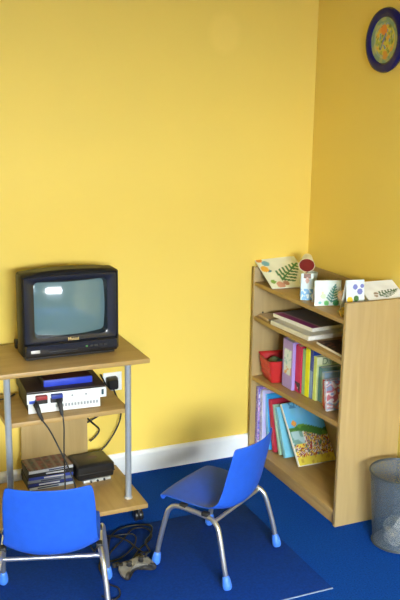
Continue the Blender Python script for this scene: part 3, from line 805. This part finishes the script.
# white sheet with leaf lying sloping at the near end
card('pale sheet with a dark leafy twig at the near end of the top shelf', .170, .120,
     leaf_paint(.36, .22, .66, .45, s(236, 240, 242), s(70, 100, 70), ((.3, .35, .06, s(150, 130, 115)), (.26, .22, .05, s(160, 140, 120)))),
     (2.035, -.775, TZ+.062), (-1.12, 0, -.04), fold=False, t=.004)
bl = thing('craft_box', 'low pale box under the leafy sheet at the near end', 'box', (2.02, -.715, TZ), 0)
boxo('box_body', (-.06, .07, -.06, .06, 0, .055), colmat('pale board', 200, 200, 190), bl, .002)

# ------------------------------------------------------------------ clock
ck = thing('wall_clock', 'round navy rimmed clock with a multicoloured face on the right wall', 'clock', (XR, -.534, 1.918), rot=(0, 0, -PI/2))
# local: disc faces -y
bm = bmesh.new()
RX = Matrix.Rotation(PI/2, 4, 'X')
lathe(bm, [(.122, 0), (.126, .010), (.122, .020), (.112, .026), (.100, .026), (.090, .020), (.087, .014)], 48, RX, True, True)
obj('rim', bm, M['navy_gloss'], ck)
bm = bmesh.new(); lay = bm.verts.layers.float_color.new('picture')
def clockcol(x, y):
    a = mnoise.noise(Vector((x*45, y*45, 1.7))); b2 = mnoise.noise(Vector((x*70, y*70, 6.7))); r_ = math.hypot(x, y)
    if (x+.004)**2+(y-.040)**2 < .00042: return s(222, 135, 45)
    if (x-.010)**2+(y+.058)**2 < .00030: return s(218, 150, 50)
    if r_ > .070: return s(165, 170, 110) if a > 0 else s(120, 150, 120)
    if r_ > .058 and x < 0: return s(140, 165, 150) if b2 > -.1 else s(190, 190, 120)
    if a > .28: return s(222, 165, 55)
    if b2 > .28: return s(110, 150, 175)
    if b2 < -.32: return s(110, 125, 50)
    return s(212, 196, 66) if a > -.25 else s(160, 172, 70)
rings = []
for i in range(31):
    r_ = .0885*i/30
    if i == 0:
        v = bm.verts.new((0, -.016, 0)); v[lay] = (*lin(clockcol(0, 0)), 1); rings.append([v]); continue
    R = []
    for k in range(48):
        x, z_ = r_*math.cos(2*PI*k/48), r_*math.sin(2*PI*k/48)
        v = bm.verts.new((x, -.016, z_)); v[lay] = (*lin(clockcol(x, z_)), 1); R.append(v)
    rings.append(R)
for k in range(48): bm.faces.new((rings[0][0], rings[1][k], rings[1][(k+1) % 48]))
for a_, b_ in zip(rings[1:], rings[2:]):
    for k in range(48): bm.faces.new((a_[k], a_[(k+1) % 48], b_[(k+1) % 48], b_[k]))
obj('face', bm, M['print'], ck, smooth=False)
bm = bmesh.new(); box(bm, -.003, .003, -.0195, -.018, -.008, .030, .0005, mtx=Matrix.Rotation(.5, 4, 'Y')); obj('hour_hand', bm, colmat('slate blue hand', 100, 120, 170), ck)
bm = bmesh.new(); box(bm, -.002, .002, -.0215, -.020, -.010, .040, .0005, mtx=Matrix.Rotation(3.5, 4, 'Y')); obj('minute_hand', bm, colmat('slate blue hand', 100, 120, 170), ck)

# ------------------------------------------------------------------ bin
bn = thing('waste_bin', 'round grey wire mesh waste bin against the right wall', 'waste bin', (1.985, -1.0, 0))
rb, rt, hb = .096, .120, .298
bm = bmesh.new(); lathe(bm, [(rb, .006), (rt, hb)], 48, None, False, False); obj('mesh_wall', bm, M['mesh'], bn)
for r_, z_, t_, nm in ((rt, hb, .0045, 'rim'), (rb+.001, .006, .004, 'base_ring')):
    bm = bmesh.new(); tube(bm, [(r_*math.cos(2*PI*k/48), r_*math.sin(2*PI*k/48), z_) for k in range(48)], t_, 10, closed=True)
    obj(nm, bm, M['bin_rim'], bn)
bm = bmesh.new(); lathe(bm, [(rb, .004), (rb, .008)], 48); obj('bin_base', bm, M['grey_tube'], bn)
for i, (dx, dy, dz, r_, c_, nm) in enumerate(((-.035, -.025, .048, .040, (205, 205, 200), 'white'), (.03, -.03, .046, .038, (205, 130, 120), 'pinkish'), (.01, .045, .044, .036, (190, 200, 205), 'pale blue'))):
    bm = bmesh.new(); bmesh.ops.create_icosphere(bm, subdivisions=3, radius=r_)
    for v in bm.verts: v.co *= 1+.28*mnoise.noise(v.co*45+Vector((i*9, 0, 0)))
    o = obj('crumpled_paper', bm, mat('paper '+nm, rgb(*c_), .8), None, angle=20); o.location = (1.985+dx, -1.0+dy, .010+dz-.006)
    tag(o, 'crumpled ball of %s paper inside the mesh bin' % nm, 'paper', 'rubbish in the mesh bin')
o = picture('paper_strip', .035, .14, lambda u, v: s(225, 226, 220), None, 10, t=.001, loc=(1.945, -1.045, .085), rot=(-.15, .55, -.5), bothsides=True)
tag(o, 'white strip of card standing tilted in the mesh bin', 'paper')

# ------------------------------------------------------------------ light
w = bpy.data.worlds.new('World'); S.world = w; w.use_nodes = True
bg = w.node_tree.nodes['Background']; bg.inputs[0].default_value = (.80, .90, 1, 1); bg.inputs[1].default_value = 1.0
la = bpy.data.lights.new('daylight', 'AREA'); la.shape = 'RECTANGLE'; la.size = 4.6; la.size_y = 2.2; la.energy = 2500; la.color = (.90, .975, 1)
lo_ = bpy.data.objects.new('daylight', la); C.objects.link(lo_); lo_.location = (.2, YF-1.7, 2.72); lo_.rotation_euler = (PI/2-.10, 0, 0)

# ------------------------------------------------------------------ camera
f_px, pitch, yaw, roll = 870.0, .2323211, .4194356, .0147396
cy, sy, cp_, sp_ = math.cos(yaw), math.sin(yaw), math.cos(pitch), math.sin(pitch)
fw = Vector((sy*cp_, cy*cp_, -sp_)); rt_ = Vector((cy, -sy, 0)); up = rt_.cross(fw)
r2 = rt_*math.cos(roll)+up*math.sin(roll); u2 = up*math.cos(roll)-rt_*math.sin(roll)
cd = bpy.data.cameras.new('camera'); cd.sensor_fit = 'VERTICAL'; cd.sensor_height = 36; cd.lens = f_px/600*36; cd.clip_start = .05
co = bpy.data.objects.new('camera', cd); C.objects.link(co)
mw = Matrix((( r2.x, u2.x, -fw.x, 0), (r2.y, u2.y, -fw.y, -3.5192149), (r2.z, u2.z, -fw.z, 1.70), (0, 0, 0, 1)))
co.matrix_world = mw
S.camera = co
S.view_settings.view_transform = 'Standard'; S.view_settings.look = 'None'; S.view_settings.gamma = 1; S.view_settings.use_curve_mapping = False
S.view_settings.exposure = 1.0
